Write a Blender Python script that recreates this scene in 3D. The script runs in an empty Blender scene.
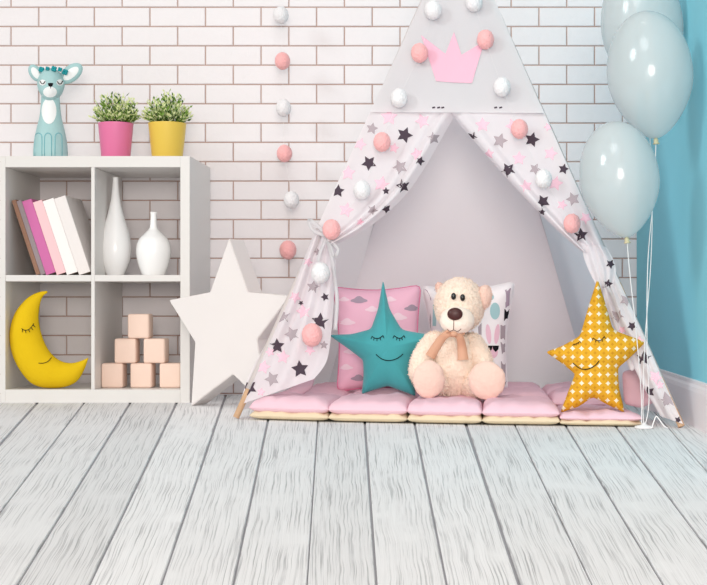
import bpy, bmesh, math, random
from mathutils import Vector, Matrix, noise
from mathutils.bvhtree import BVHTree
random.seed(4)
V = Vector
SC = bpy.context.scene
COL = SC.collection
PI = math.pi
# ------------------------------------------------------------------ camera
F = 1417.0; VX, VY = 456.0, 305.0; H = 0.304
CAM = V((0, 0, H))
cd = bpy.data.cameras.new('camera'); cam = bpy.data.objects.new('camera', cd); COL.objects.link(cam)
cam.location = CAM; cam.rotation_euler = (PI/2, 0, 0)
cd.sensor_width = 36; cd.lens = F/707*36; cd.clip_start = 0.05
cd.shift_x = -(VX-353.5)/707; cd.shift_y = (VY-292.5)/707
SC.camera = cam

def ray(x, y): return V(((x-VX)/F, 1.0, -(y-VY)/F))
def P(x, y, Y): return CAM + ray(x, y)*Y
def G(x, y): return P(x, y, H*F/(y-VY))            # the floor point seen there
def on_plane(x, y, p0, n):
    d = ray(x, y); t = (p0-CAM).dot(n)/d.dot(n)
    return CAM + d*t

# ------------------------------------------------------------------ materials
def lin(r, g, b):
    f = lambda c: (c/255/12.92) if c/255 <= .04045 else ((c/255+.055)/1.055)**2.4
    return (f(r), f(g), f(b), 1)
def mat(name, rgb, rough=.7, spec=.3, bump=0, bscale=60, var=0, vscale=8, translucent=0, sheen=0, metal=0, coat=0):
    m = bpy.data.materials.new(name); m.use_nodes = True
    nt = m.node_tree; N = nt.nodes; L = nt.links
    b = N['Principled BSDF']; out = N['Material Output']
    c = lin(*rgb)
    b.inputs['Base Color'].default_value = c
    b.inputs['Roughness'].default_value = rough
    b.inputs['Specular IOR Level'].default_value = spec
    b.inputs['Metallic'].default_value = metal
    b.inputs['Coat Weight'].default_value = coat
    if sheen:
        b.inputs['Sheen Weight'].default_value = sheen
        b.inputs['Sheen Roughness'].default_value = .5
    tc = N.new('ShaderNodeTexCoord')
    if var:
        nz = N.new('ShaderNodeTexNoise'); nz.inputs['Scale'].default_value = vscale; nz.inputs['Detail'].default_value = 5
        L.new(tc.outputs['Object'], nz.inputs['Vector'])
        mx = N.new('ShaderNodeMix'); mx.data_type = 'RGBA'
        mx.inputs['A'].default_value = tuple(x*(1-var) for x in c[:3])+(1,)
        mx.inputs['B'].default_value = tuple(min(1, x*(1+var)) for x in c[:3])+(1,)
        L.new(nz.outputs['Fac'], mx.inputs['Factor'])
        L.new(mx.outputs['Result'], b.inputs['Base Color'])
    if bump:
        nz = N.new('ShaderNodeTexNoise'); nz.inputs['Scale'].default_value = bscale; nz.inputs['Detail'].default_value = 4
        L.new(tc.outputs['Object'], nz.inputs['Vector'])
        bp = N.new('ShaderNodeBump'); bp.inputs['Strength'].default_value = bump; bp.inputs['Distance'].default_value = .01
        L.new(nz.outputs['Fac'], bp.inputs['Height']); L.new(bp.outputs['Normal'], b.inputs['Normal'])
    if translucent:
        t = N.new('ShaderNodeBsdfTranslucent'); t.inputs['Color'].default_value = c
        s = N.new('ShaderNodeMixShader'); s.inputs[0].default_value = translucent
        L.new(b.outputs[0], s.inputs[1]); L.new(t.outputs[0], s.inputs[2]); L.new(s.outputs[0], out.inputs['Surface'])
    return m

M = {}
M['brick'] = mat('white_brick', (234, 229, 231), .6, .3, bump=.22, bscale=34, var=.03, vscale=6)
M['mortar'] = mat('brown_mortar', (186, 158, 147), .9, .1)
M['cyan'] = mat('cyan_paint', (140, 212, 228), .75, .2, var=.02, vscale=2)
M['skirt'] = mat('white_gloss_paint', (242, 233, 236), .4, .4)
M['lacquer'] = mat('white_lacquer', (224, 221, 218), .4, .4)
M['starwood'] = mat('whitewashed_board', (229, 223, 221), .6, .3, bump=.08, bscale=20, var=.02, vscale=9)
M['ceramic'] = mat('white_ceramic', (248, 247, 247), .22, .5)
M['block'] = mat('pale_wood', (242, 214, 198), .6, .3, var=.05, vscale=18)
M['moon'] = mat('yellow_felt', (226, 188, 27), .85, .1, bump=.1, bscale=120, var=.06, vscale=14)
M['ink'] = mat('black_thread', (28, 26, 30), .8, .1)
M['deer'] = mat('pale_teal_resin', (166, 202, 203), .5, .3, bump=.12, bscale=90, var=.05, vscale=25)
M['deerwhite'] = mat('white_resin', (238, 240, 240), .5, .3)
M['deerdark'] = mat('dark_teal_resin', (30, 150, 158), .5, .3)
M['deerline'] = mat('blue_grey_resin', (120, 180, 188), .5, .3)
M['pinkpot'] = mat('pink_glaze', (226, 120, 164), .35, .4)
M['yelpot'] = mat('yellow_glaze', (230, 196, 84), .35, .4)
M['soil'] = mat('dark_soil', (60, 46, 36), .95, .1)
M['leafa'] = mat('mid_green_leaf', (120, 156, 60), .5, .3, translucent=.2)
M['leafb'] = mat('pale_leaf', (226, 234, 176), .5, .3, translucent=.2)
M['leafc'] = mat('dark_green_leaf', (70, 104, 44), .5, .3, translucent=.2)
M['cloth'] = mat('white_canvas', (237, 234, 236), .85, .1, bump=.05, bscale=160, translucent=.45)
M['print'] = mat('printed_white_canvas', (249, 243, 246), .85, .1, bump=.05, bscale=160, translucent=.42)
M['inner'] = mat('blush_canvas', (252, 247, 250), .85, .1, bump=.05, bscale=140, translucent=.4)
M['back'] = mat('blush_back_canvas', (253, 249, 252), .85, .1, bump=.05, bscale=140, translucent=.1)
M['sdark'] = mat('charcoal_print', (78, 66, 76), .9, .1)
M['sgrey'] = mat('grey_print', (176, 162, 168), .9, .1)
M['spink'] = mat('pink_print', (238, 196, 211), .9, .1)
M['crown'] = mat('pink_satin', (232, 182, 201), .7, .2)
M['pole'] = mat('pine_pole', (222, 182, 146), .6, .3, var=.08, vscale=12)
M['pad'] = mat('pink_cotton', (236, 196, 208), .85, .1, bump=.18, bscale=22, var=.03, vscale=10)
M['padbase'] = mat('beige_cotton', (226, 208, 178), .85, .1, bump=.1, bscale=30)
M['pillow'] = mat('pink_pillow_cotton', (246, 192, 213), .85, .1, bump=.15, bscale=25, var=.03, vscale=12)
M['piping'] = mat('rose_piping', (226, 130, 165), .8, .1)
M['cloudgrey'] = mat('grey_cloud_print', (176, 156, 172), .9, .1)
M['cloudpale'] = mat('pale_cloud_print', (250, 218, 230), .9, .1)
M['wpillow'] = mat('white_pillow_cotton', (246, 240, 242), .85, .1, bump=.12, bscale=25)
M['pteal'] = mat('pale_teal_print', (168, 204, 208), .9, .1)
M['teal'] = mat('teal_velour', (72, 160, 166), .85, .1, bump=.1, bscale=90, var=.05, vscale=14, sheen=.3)
M['fur'] = mat('cream_plush', (250, 228, 211), .95, .05, bump=.6, bscale=85, var=.06, vscale=40, sheen=.3)
M['furpink'] = mat('pinkish_plush', (240, 206, 192), .95, .05, bump=.35, bscale=85, var=.04, vscale=30, sheen=.3)
M['muzzle'] = mat('light_plush', (252, 236, 222), .95, .05, bump=.3, bscale=90, sheen=.3)
M['nose'] = mat('brown_nose', (74, 36, 34), .4, .4)
M['eye'] = mat('black_bead', (18, 14, 14), .12, .6)
M['ribbon'] = mat('tan_ribbon', (214, 162, 134), .5, .3)
M['stitch'] = mat('brown_stitch', (110, 70, 60), .9, .1)
M['pompink'] = mat('pink_wool', (247, 182, 182), .95, .05, bump=.4, bscale=120, sheen=.3)
M['pomwhite'] = mat('white_wool', (236, 233, 235), .95, .05, bump=.4, bscale=120, sheen=.3)
M['string'] = mat('white_string', (240, 236, 236), .8, .1)
M['gold'] = mat('beige_rubber', (206, 196, 160), .5, .3)
for nme, rgb in dict(brown=(150, 112, 92), grey=(150, 136, 140), magenta=(206, 110, 166), palepink=(244, 200, 204), white=(246, 240, 238), whitegrey=(234, 228, 226), page=(242, 228, 206)).items():
    M['b_'+nme] = mat(nme+'_paper', rgb, .6, .3)

def balloon_mat():
    m = bpy.data.materials.new('pearl_balloon'); m.use_nodes = True
    nt = m.node_tree; N = nt.nodes; L = nt.links; out = N['Material Output']; b = N['Principled BSDF']
    b.inputs['Base Color'].default_value = (.72, .75, .75, 1); b.inputs['Roughness'].default_value = .16
    b.inputs['Specular IOR Level'].default_value = .6; b.inputs['Coat Weight'].default_value = .4
    t = N.new('ShaderNodeBsdfTranslucent'); t.inputs['Color'].default_value = (.82, .87, .88, 1)
    x = N.new('ShaderNodeBsdfTransparent'); x.inputs['Color'].default_value = (.97, .99, 1, 1)
    s1 = N.new('ShaderNodeMixShader'); s1.inputs[0].default_value = .25
    s2 = N.new('ShaderNodeMixShader'); s2.inputs[0].default_value = .34
    L.new(b.outputs[0], s1.inputs[1]); L.new(t.outputs[0], s1.inputs[2])
    L.new(s1.outputs[0], s2.inputs[1]); L.new(x.outputs[0], s2.inputs[2]); L.new(s2.outputs[0], out.inputs['Surface'])
    return m
M['balloon'] = balloon_mat()

def floor_mat():
    m = bpy.data.materials.new('white_painted_planks'); m.use_nodes = True
    nt = m.node_tree; N = nt.nodes; L = nt.links; b = N['Principled BSDF']
    uv = N.new('ShaderNodeUVMap'); uv.uv_map = 'uv'
    w = N.new('ShaderNodeTexNoise'); w.inputs['Scale'].default_value = 3.2; w.inputs['Detail'].default_value = 2
    L.new(uv.outputs[0], w.inputs['Vector'])
    ws = N.new('ShaderNodeVectorMath'); ws.operation = 'MULTIPLY_ADD'
    L.new(w.outputs['Color'], ws.inputs[0]); ws.inputs[1].default_value = (0, .03, 0); L.new(uv.outputs[0], ws.inputs[2])
    def grain(sc, det, lo, hi):
        mp = N.new('ShaderNodeMapping'); mp.inputs['Scale'].default_value = sc
        L.new(ws.outputs[0], mp.inputs['Vector'])
        n = N.new('ShaderNodeTexNoise'); n.inputs['Scale'].default_value = 1; n.inputs['Detail'].default_value = det; n.inputs['Roughness'].default_value = .6
        L.new(mp.outputs[0], n.inputs['Vector'])
        r = N.new('ShaderNodeMapRange'); r.inputs['From Min'].default_value = lo; r.inputs['From Max'].default_value = hi
        L.new(n.outputs['Fac'], r.inputs['Value']); return r.outputs[0]
    cracks = grain((2.4, 170, 1), 3, .36, .48)
    fine = grain((4, 330, 1), 3, .3, .7)
    pm = N.new('ShaderNodeTexNoise'); pm.inputs['Scale'].default_value = 4.0; pm.inputs['Detail'].default_value = 3
    L.new(uv.outputs[0], pm.inputs['Vector'])
    pr = N.new('ShaderNodeMapRange'); pr.inputs['From Min'].default_value = .38; pr.inputs['From Max'].default_value = .66
    L.new(pm.outputs['Fac'], pr.inputs['Value'])
    mixa = N.new('ShaderNodeMath'); mixa.operation = 'MAXIMUM'       # cracks only in patches
    L.new(cracks, mixa.inputs[0]); L.new(pr.outputs[0], mixa.inputs[1])
    c1 = N.new('ShaderNodeMix'); c1.data_type = 'RGBA'
    c1.inputs['A'].default_value = lin(188, 188, 190); c1.inputs['B'].default_value = lin(244, 244, 245)
    L.new(mixa.outputs[0], c1.inputs['Factor'])
    c2 = N.new('ShaderNodeMix'); c2.data_type = 'RGBA'; c2.blend_type = 'MULTIPLY'; c2.inputs['Factor'].default_value = 1
    fr = N.new('ShaderNodeMapRange'); fr.inputs['To Min'].default_value = .88; fr.inputs['To Max'].default_value = 1.0
    L.new(fine, fr.inputs['Value'])
    L.new(c1.outputs['Result'], c2.inputs['A']); L.new(fr.outputs[0], c2.inputs['B'])
    at = N.new('ShaderNodeAttribute'); at.attribute_name = 'tone'
    c3 = N.new('ShaderNodeMix'); c3.data_type = 'RGBA'; c3.blend_type = 'MULTIPLY'; c3.inputs['Factor'].default_value = 1
    L.new(c2.outputs['Result'], c3.inputs['A']); L.new(at.outputs['Fac'], c3.inputs['B'])
    L.new(c3.outputs['Result'], b.inputs['Base Color'])
    b.inputs['Roughness'].default_value = .7; b.inputs['Specular IOR Level'].default_value = .2
    bp = N.new('ShaderNodeBump'); bp.inputs['Strength'].default_value = .35; bp.inputs['Distance'].default_value = .002
    L.new(mixa.outputs[0], bp.inputs['Height']); L.new(bp.outputs['Normal'], b.inputs['Normal'])
    return m
M['planks'] = floor_mat()
M['gap'] = mat('grey_plank_gap', (165, 165, 170), .9, .1)

def yellow_star_mat():
    m = bpy.data.materials.new('mustard_diamond_cotton'); m.use_nodes = True
    nt = m.node_tree; N = nt.nodes; L = nt.links; b = N['Principled BSDF']
    tc = N.new('ShaderNodeTexCoord'); sp = N.new('ShaderNodeSeparateXYZ'); L.new(tc.outputs['Object'], sp.inputs[0])
    def mth(op, a, c=None):
        n = N.new('ShaderNodeMath'); n.operation = op
        for i, v in enumerate((a, c)):
            if v is None: continue
            if isinstance(v, (int, float)): n.inputs[i].default_value = v
            else: L.new(v, n.inputs[i])
        return n.outputs[0]
    per = .0218
    def cell(o, off):
        f = mth('FRACT', mth('ADD', mth('DIVIDE', o, per), off))
        return mth('ABSOLUTE', mth('SUBTRACT', f, .5))
    def dia(off, size):
        s = mth('ADD', mth('POWER', cell(sp.outputs['X'], off), .7), mth('POWER', cell(sp.outputs['Z'], off), .7))
        return mth('LESS_THAN', s, size)
    c1 = N.new('ShaderNodeMix'); c1.data_type = 'RGBA'
    c1.inputs['A'].default_value = lin(222, 164, 46); c1.inputs['B'].default_value = lin(202, 142, 38)
    L.new(dia(.5, .36), c1.inputs['Factor'])
    c2 = N.new('ShaderNodeMix'); c2.data_type = 'RGBA'
    c2.inputs['B'].default_value = lin(244, 232, 205)
    L.new(c1.outputs['Result'], c2.inputs['A']); L.new(dia(0, .47), c2.inputs['Factor'])
    L.new(c2.outputs['Result'], b.inputs['Base Color']); b.inputs['Roughness'].default_value = .85
    b.inputs['Specular IOR Level'].default_value = .1
    return m
M['mustard'] = yellow_star_mat()

# ------------------------------------------------------------------ mesh building
class MB:
    def __init__(s): s.v = []; s.f = []; s.m = []; s.mats = []; s.tree = None
    def mi(s, m):
        if m not in s.mats: s.mats.append(m)
        return s.mats.index(m)
    def add(s, verts, faces, m):
        o = len(s.v); i = s.mi(m)
        s.v += [V(p) for p in verts]
        for f in faces: s.f.append([o+k for k in f]); s.m.append(i)
        return s
    def bake(s): s.tree = BVHTree.FromPolygons(s.v, s.f); return s
    def hit(s, x, y, off=.0012):
        d = ray(x, y).normalized(); h = s.tree.ray_cast(CAM, d)
        return None if h[0] is None else h[0] - d*off
    def decal(s, px, m, off=.0012, centre=None):
        """a patch of print on the surface: fan around its centre, on the surface at every vertex"""
        n = len(px); cx = centre[0] if centre else sum(p[0] for p in px)/n; cy = centre[1] if centre else sum(p[1] for p in px)/n
        c = s.hit(cx, cy, off)
        if c is None: return
        rings = 3; vs = [c]; fs = []
        pts = []
        for p in px:
            r = 1.0
            while r > .1 and s.hit(cx+(p[0]-cx)*r, cy+(p[1]-cy)*r, off) is None: r -= .08
            pts.append((cx+(p[0]-cx)*r, cy+(p[1]-cy)*r))
        last = c
        for k in range(1, rings+1):
            for p in pts:
                h = s.hit(cx+(p[0]-cx)*k/rings, cy+(p[1]-cy)*k/rings, off)
                vs.append(h if h is not None else c)
        for j in range(n): fs.append([0, 1+j, 1+(j+1) % n])
        for k in range(rings-1):
            for j in range(n):
                a = 1+k*n+j; b = 1+k*n+(j+1) % n
                fs.append([a, a+n, b+n, b])
        s._late(vs, fs, m)
    def _late(s, vs, fs, m):
        o = len(s.v); i = s.mi(m); s.v += vs
        for f in fs: s.f.append([o+k for k in f]); s.m.append(i)
    def stroke(s, px, w, m, off=.0015):
        hs = [s.hit(x, y, off) for x, y in px]; hs = [h for h in hs if h is not None]
        if len(hs) < 2: return
        v, f = tube_data(hs, [w]*len(hs), 6); s._late(v, f, m)
    def star(s, x, y, R, m, rot=None):
        a0 = random.uniform(0, 2*PI/5) if rot is None else rot
        s.decal([(x+(R*1.13 if k % 2 == 0 else R*.57)*math.sin(a0+k*PI/5), y-(R*1.13 if k % 2 == 0 else R*.57)*math.cos(a0+k*PI/5)) for k in range(10)], m, centre=(x, y))
    def build(s, name, parent=None, smooth=True, origin=None):
        me = bpy.data.meshes.new(name)
        w = V((0, 0, 0))
        if parent is not None:
            p = parent
            while p is not None: w += p.location; p = p.parent
        o = origin if origin is not None else (w if parent is not None else (V((sum(p.x for p in s.v)/len(s.v), sum(p.y for p in s.v)/len(s.v), min(p.z for p in s.v)))))
        me.from_pydata([p-o for p in s.v], [], s.f); me.update()
        for m in s.mats: me.materials.append(m)
        me.polygons.foreach_set('material_index', s.m)
        me.polygons.foreach_set('use_smooth', [smooth]*len(s.f))
        ob = bpy.data.objects.new(name, me); COL.objects.link(ob)
        if parent is not None: ob.parent = parent; ob.location = o-w
        else: ob.location = o
        return ob

def tube_data(pts, rad, seg=8, round_caps=False):
    pts = [V(p) for p in pts]; rad = list(rad)
    if round_caps:
        a, b = pts[0], pts[-1]; da = (pts[0]-pts[1]).normalized(); db = (pts[-1]-pts[-2]).normalized()
        pre = [(a+da*rad[0]*math.sin(t), rad[0]*math.cos(t)) for t in (1.5, 1.25, .95, .6, .3)]
        post = [(b+db*rad[-1]*math.sin(t), rad[-1]*math.cos(t)) for t in (.3, .6, .95, 1.25, 1.5)]
        pts = [p for p, r in pre]+pts+[p for p, r in post]; rad = [r for p, r in pre]+rad+[r for p, r in post]
    n = len(pts); vs = []; fs = []
    up = None
    for i in range(n):
        d = (pts[min(i+1, n-1)]-pts[max(i-1, 0)])
        if d.length < 1e-9: d = V((0, 0, 1))
        d.normalize()
        if up is None: up = d.orthogonal().normalized()
        up = up-d*up.dot(d); up.normalize(); w = d.cross(up)
        for k in range(seg):
            a = 2*PI*k/seg; vs.append(pts[i]+(up*math.cos(a)+w*math.sin(a))*rad[i])
    for i in range(n-1):
        for k in range(seg):
            a = i*seg+k; b = i*seg+(k+1) % seg; fs.append([a, b, b+seg, a+seg])
    fs.append(list(range(seg))[::-1]); fs.append([(n-1)*seg+k for k in range(seg)])
    return vs, fs
def tube(mb, pts, rad, m, seg=8, round_caps=False):
    if not hasattr(rad, '__len__'): rad = [rad]*len(pts)
    v, f = tube_data(pts, rad, seg, round_caps); return mb.add(v, f, m)
def smooth_line(pts, n):
    """Catmull-Rom through pts (tuples of any size)"""
    k = len(pts)-1; out = []
    for i in range(n+1):
        t = i/n*k; a = min(int(t), k-1); u = t-a
        p0, p1, p2, p3 = pts[max(a-1, 0)], pts[a], pts[a+1], pts[min(a+2, k)]
        out.append(tuple(.5*(2*b+(c-a_)*u+(2*a_-5*b+4*c-d)*u*u+(-a_+3*b-3*c+d)*u**3) for a_, b, c, d in zip(p0, p1, p2, p3)))
    return out
def box(mb, lo, hi, m, bev=.002, mtx=None, seg=2):
    bm = bmesh.new(); bmesh.ops.create_cube(bm, size=1)
    lo, hi = V(lo), V(hi)
    for v in bm.verts: v.co = V([(lo[i]+hi[i])/2+v.co[i]*(hi[i]-lo[i]) for i in range(3)])
    if bev: bmesh.ops.bevel(bm, geom=bm.edges[:], offset=bev, segments=seg, affect='EDGES', profile=.5)
    bm.verts.index_update()
    vs = [v.co.copy() for v in bm.verts]
    if mtx is not None: vs = [mtx @ v for v in vs]
    fs = [[v.index for v in f.verts] for f in bm.faces]; bm.free()
    return mb.add(vs, fs, m)
def lathe(mb, c, prof, m, seg=40, sy=1.0, tilt=None):
    c = V(c); vs = []; fs = []; n = len(prof)
    for r, z in prof:
        for k in range(seg):
            a = 2*PI*k/seg; p = V((r*math.cos(a), r*math.sin(a)*sy, z))
            if tilt is not None: p = tilt @ p
            vs.append(c+p)
    for i in range(n-1):
        for k in range(seg):
            a = i*seg+k; b = i*seg+(k+1) % seg; fs.append([a, b, b+seg, a+seg])
    fs.append(list(range(seg))[::-1]); fs.append([(n-1)*seg+k for k in range(seg)])
    return mb.add(vs, fs, m)
def blob(mb, c, r, m, rot=None, sub=4, fuzz=0, fs_=60, sq=1.0):
    bm = bmesh.new(); bmesh.ops.create_icosphere(bm, subdivisions=sub, radius=1)
    bm.verts.index_update(); vs = []; c = V(c)
    for v in bm.verts:
        d = v.co.normalized(); p = V((d.x*r[0], d.y*r[1], d.z*r[2]))
        if fuzz: p += d*fuzz*(noise.noise((p+c)*fs_)+.6*noise.noise((p+c)*fs_*2.3))
        if rot is not None: p = rot @ p
        vs.append(c+p)
    fs = [[v.index for v in f.verts] for f in bm.faces]; bm.free()
    return mb.add(vs, fs, m)
def tufts(mb, m, ln, w, prob=1.0, down=.35):
    """short plush pile standing off a surface"""
    vs = []; fs = []
    for f in list(mb.f):
        if random.random() > prob: continue
        p = [mb.v[i] for i in f]; c = sum(p, V())/len(p); n = (p[1]-p[0]).cross(p[2]-p[0])
        if n.length < 1e-12: continue
        n.normalize(); r = V((random.uniform(-1, 1), random.uniform(-1, 1), random.uniform(-1, 1)))
        d = (n+r*.55+V((0, 0, -down))).normalized(); sd = d.cross(r).normalized()*w; o = len(vs)
        L_ = ln*random.uniform(.6, 1.2); c = c+(p[0]-c)*random.uniform(0, .8)-n*.001
        vs += [c-sd, c+sd, c+d*L_*.6+sd*.6, c+d*L_+V((0, 0, -L_*.15)), c+d*L_*.6-sd*.6]; fs.append([o, o+1, o+2, o+3, o+4])
    mb.add(vs, fs, m)
def fuzzify(mb, amp, sc, start=0):
    for i in range(start, len(mb.v)):
        p = mb.v[i]
        mb.v[i] = p + V((noise.noise(p*sc), noise.noise(p*sc+V((7, 3, 1))), noise.noise(p*sc+V((1, 9, 5)))))*amp
def puff(mb, px, p0, n, T, R, m, dens=8, rings=9, centre=None, wr=0.0, back=1.0, power=.5, relax=4):
    """stuffed cushion: closed outline given where the photo shows it, on the plane (p0, n), inflated both ways"""
    n = n.normalized(); ex = V((0, 0, 1)).cross(n)
    ex = -ex if ex.x < 0 else ex; ex.normalize(); ez = n.cross(ex); ez = -ez if ez.z < 0 else ez
    q = []
    for x, y in px:
        w = on_plane(x, y, p0, n)-p0; q.append((w.dot(ex), w.dot(ez)))
    o = []
    for i in range(len(q)):
        a, b = q[i], q[(i+1) % len(q)]
        for k in range(dens): o.append((a[0]+(b[0]-a[0])*k/dens, a[1]+(b[1]-a[1])*k/dens))
    # slight rounding
    for it in range(2):
        o = [((o[i-1][0]+2*o[i][0]+o[(i+1) % len(o)][0])/4, (o[i-1][1]+2*o[i][1]+o[(i+1) % len(o)][1])/4) for i in range(len(o))]
    if centre: w = on_plane(centre[0], centre[1], p0, n)-p0; c = (w.dot(ex), w.dot(ez))
    else: c = (sum(a[0] for a in o)/len(o), sum(a[1] for a in o)/len(o))
    def dist(x, z):
        best = 1e9
        for i in range(len(o)):
            ax, az = o[i]; bx, bz = o[(i+1) % len(o)]; dx, dz = bx-ax, bz-az
            t = max(0, min(1, ((x-ax)*dx+(z-az)*dz)/(dx*dx+dz*dz+1e-12)))
            best = min(best, math.hypot(x-ax-t*dx, z-az-t*dz))
        return best
    N = len(o); rs = [1-(1-k/rings)**1.0 for k in range(rings+1)]
    rs = [math.sin(r*PI/2) for r in rs]
    front = []; backv = []; hts = []
    for r in rs[1:]:
        row = []; hts.append(row)
        for a in o:
            x = c[0]+(a[0]-c[0])*r; z = c[1]+(a[1]-c[1])*r
            d = 0 if r > .9999 else dist(x, z); u = min(1, d/R)
            h = T*(1-(1-u)**2)**power
            if wr and d > 0: h += wr*u*noise.noise(V((x*30, z*30, 1.7)))
            row.append([p0+ex*x+ez*z, h])
    dc = min(1, dist(*c)/R); hc = T*(1-(1-dc)**2)**power; b = p0+ex*c[0]+ez*c[1]; s = -1 if n.y > 0 else 1
    for it in range(relax):
        H2 = [[q[1] for q in row] for row in hts]
        for k in range(len(hts)-1):
            for j in range(N):
                dn = H2[k-1][j] if k > 0 else hc
                hts[k][j][1] = .3*H2[k][j]+.2*H2[k][j-1]+.2*H2[k][(j+1) % N]+.15*dn+.15*H2[k+1][j]
        hc = .5*hc+.5*sum(q[1] for q in hts[0])/N
    for row in hts:
        for q, h in row: front.append(q+n*h*s); backv.append(q-n*h*s*back)
    for verts, sg in ((front, s), (backv, -s)):
        vs = [b+n*hc*sg*(back if verts is backv else 1)]+verts; fs = []
        for j in range(N): fs.append([0, 1+j, 1+(j+1) % N])
        for k in range(len(rs)-2):
            for j in range(N):
                a = 1+k*N+j; bb = 1+k*N+(j+1) % N; fs.append([a, a+N, bb+N, bb])
        if verts is backv: fs = [f[::-1] for f in fs]
        mb.add(vs, fs, m)
    rim = [p0+ex*a[0]+ez*a[1] for a in o]
    return rim
def empty(name, loc, label, cat, group=None):
    o = bpy.data.objects.new(name, None); COL.objects.link(o); o.location = loc; o.empty_display_size = .05
    return tag(o, label, cat, group)
def tag(o, label, cat, group=None):
    o['label'] = label; o['category'] = cat
    if group: o['group'] = group
    return o
def struct(o): o['kind'] = 'structure'; return o

# ------------------------------------------------------------------ the room
YW = 4.77; XR = .609; XL = -2.2; ZT = 2.0
kz = YW/F
def wall_back():
    mb = MB()
    mb.add([(XL, YW+.0045, -.02), (XR+.05, YW+.0045, -.02), (XR+.05, YW+.0045, ZT), (XL, YW+.0045, ZT)], [[0, 1, 2, 3]], M['mortar'])
    ph = 19.32*kz; pw = 55.6*kz; zref = H+(VY-84.4)*kz; xref = (38.6-VX)*kz
    g = .0019
    k0 = -int(zref/ph)-1
    for k in range(k0, 16):
        z0 = zref+k*ph; z1 = z0+ph
        if z0 >= ZT: continue
        x = xref+(pw/2 if k % 2 == 0 else 0)
        while x > XL: x -= pw
        while x < XR:
            a, b = max(x+g, XL), min(x+pw-g, XR); lo, hi = max(z0+g, 0), min(z1-g, ZT)
            if b-a > .006 and hi-lo > .004:
                e = .0018; d = random.uniform(0, .0012); yf = YW+d; yb = YW+.013
                vs = [(a, yb, lo), (b, yb, lo), (b, yb, hi), (a, yb, hi), (a, yf+e, lo), (b, yf+e, lo), (b, yf+e, hi), (a, yf+e, hi), (a+e, yf, lo+e), (b-e, yf, lo+e), (b-e, yf, hi-e), (a+e, yf, hi-e)]
                fs = []
                for j in range(4):
                    q = (j+1) % 4; fs += [[j, q, 4+q, 4+j], [4+j, 4+q, 8+q, 8+j]]
                fs.append([8, 9, 10, 11]); mb.add(vs, fs, M['brick'])
            x += pw
    return struct(mb.build('wall_back', smooth=False, origin=V((0, YW, 0))))
wall_back()
mb = MB(); box(mb, (XR, 2.3, -.02), (XR+.08, YW+.02, ZT), M['cyan'], 0); struct(mb.build('wall_right', smooth=False))
mb = MB()
prof = [(0, 0), (-.016, 0), (-.016, .088), (-.013, .098), (-.007, .104), (-.006, .112), (0, .114)]
vs = []; fs = []
for yy in (2.3, YW-.001):
    vs += [(XR+a, yy, z) for a, z in prof]
n = len(prof)
for i in range(n-1): fs.append([i, i+1, n+i+1, n+i])
fs += [list(range(n)), list(range(n, 2*n))[::-1]]
mb.add(vs, fs, M['skirt']); struct(mb.build('baseboard_right', smooth=False))

def floor():
    seams = [((-60, 403), (-330, 640)), ((-12, 403), (-100, 482)), ((37, 403), (0, 444)), ((84, 403), (0, 512)), ((130, 403), (17, 585)), ((176.5, 403), (89, 585)), ((224, 400), (161, 585)),
             ((267, 425), (233, 585)), ((317.6, 425), (307, 585)), ((365, 425), (376.6, 585)), ((415, 425), (447, 585)), ((467, 427), (519.6, 585)),
             ((516, 427), (592.6, 585)), ((568, 429), (664, 585)), ((618, 429), (707, 547)), ((670.6, 430), (707, 471))]
    y0, y1 = 1.25, YW+.012
    lines = []
    for a, b in seams:
        A, B = G(*a), G(*b); sl = (A.x-B.x)/(A.y-B.y)
        lines.append((B.x+(y0-B.y)*sl, B.x+(y1-B.y)*sl))
    lines = [(lines[0][0]-.25, lines[0][1]-.34), *lines]
    lines = [(lines[0][0]-.35, lines[0][1]-.5), *lines, (XR+.05, XR+.05)]
    gaps = [.006, .006, .006, .0075, .0075, .0045, .0062, .0062, .0062, .0058, .0036, .0062, .0062, .0085, .0042, .0062, .0062, .004, .004]
    tones = [1, .97, .98, .96, .97, .98, .93, 1.04, 1, .99, .95, 1.0, 1.02, .98, .99, 1.0, .99, .97, .97]
    mb = MB(); uvs = []; tn = []
    nd = 24
    for i in range(len(lines)-1):
        (a0, a1), (b0, b1) = lines[i], lines[i+1]
        g0, g1 = gaps[i]*.42, gaps[i+1]*.42
        vs = []; fs = []
        off = i*7.3
        for k in range(nd+1):
            t = k/nd; y = y0+(y1-y0)*t
            xa = a0+(a1-a0)*t+g0*(y/3); xb = b0+(b1-b0)*t-g1*(y/3)
            xb = max(xb, xa+.002)
            vs += [(xa, y, -.004), (xa, y, -.001), (xa+.001, y, 0), (xb-.001, y, 0), (xb, y, -.001), (xb, y, -.004)]
        for k in range(nd):
            for j in range(5):
                a = k*6+j; fs.append([a, a+1, a+7, a+6])
        mb.add(vs, fs, M['planks'])
        wref = (b0-a0+b1-a1)/2
        for k in range(nd+1):
            t = k/nd; y = y0+(y1-y0)*t
            cx = a0+(a1-a0)*t; w = (b0+(b1-b0)*t)-cx
            ym = (y if y < 2.9 else 2.9+(y-2.9)*.75)
            for j in range(6): uvs.append((ym+off, (0, 0, 0, 1, 1, 1)[j]*.19+off)); tn.append(tones[i])
    nb = len(mb.v)
    mb.add([(XL-.3, y0, -.004), (XR+.05, y0, -.004), (XR+.05, y1, -.004), (XL-.3, y1, -.004)], [[0, 1, 2, 3]], M['gap'])
    uvs += [(0, 0)]*4; tn += [1]*4
    ob = mb.build('floor', smooth=False, origin=V((0, 0, 0)))
    me = ob.data; ul = me.uv_layers.new(name='uv')
    for lp in me.loops: ul.data[lp.index].uv = uvs[lp.vertex_index]
    at = me.attributes.new('tone', 'FLOAT', 'POINT'); at.data.foreach_set('value', tn)
    struct(ob)
floor()

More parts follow.
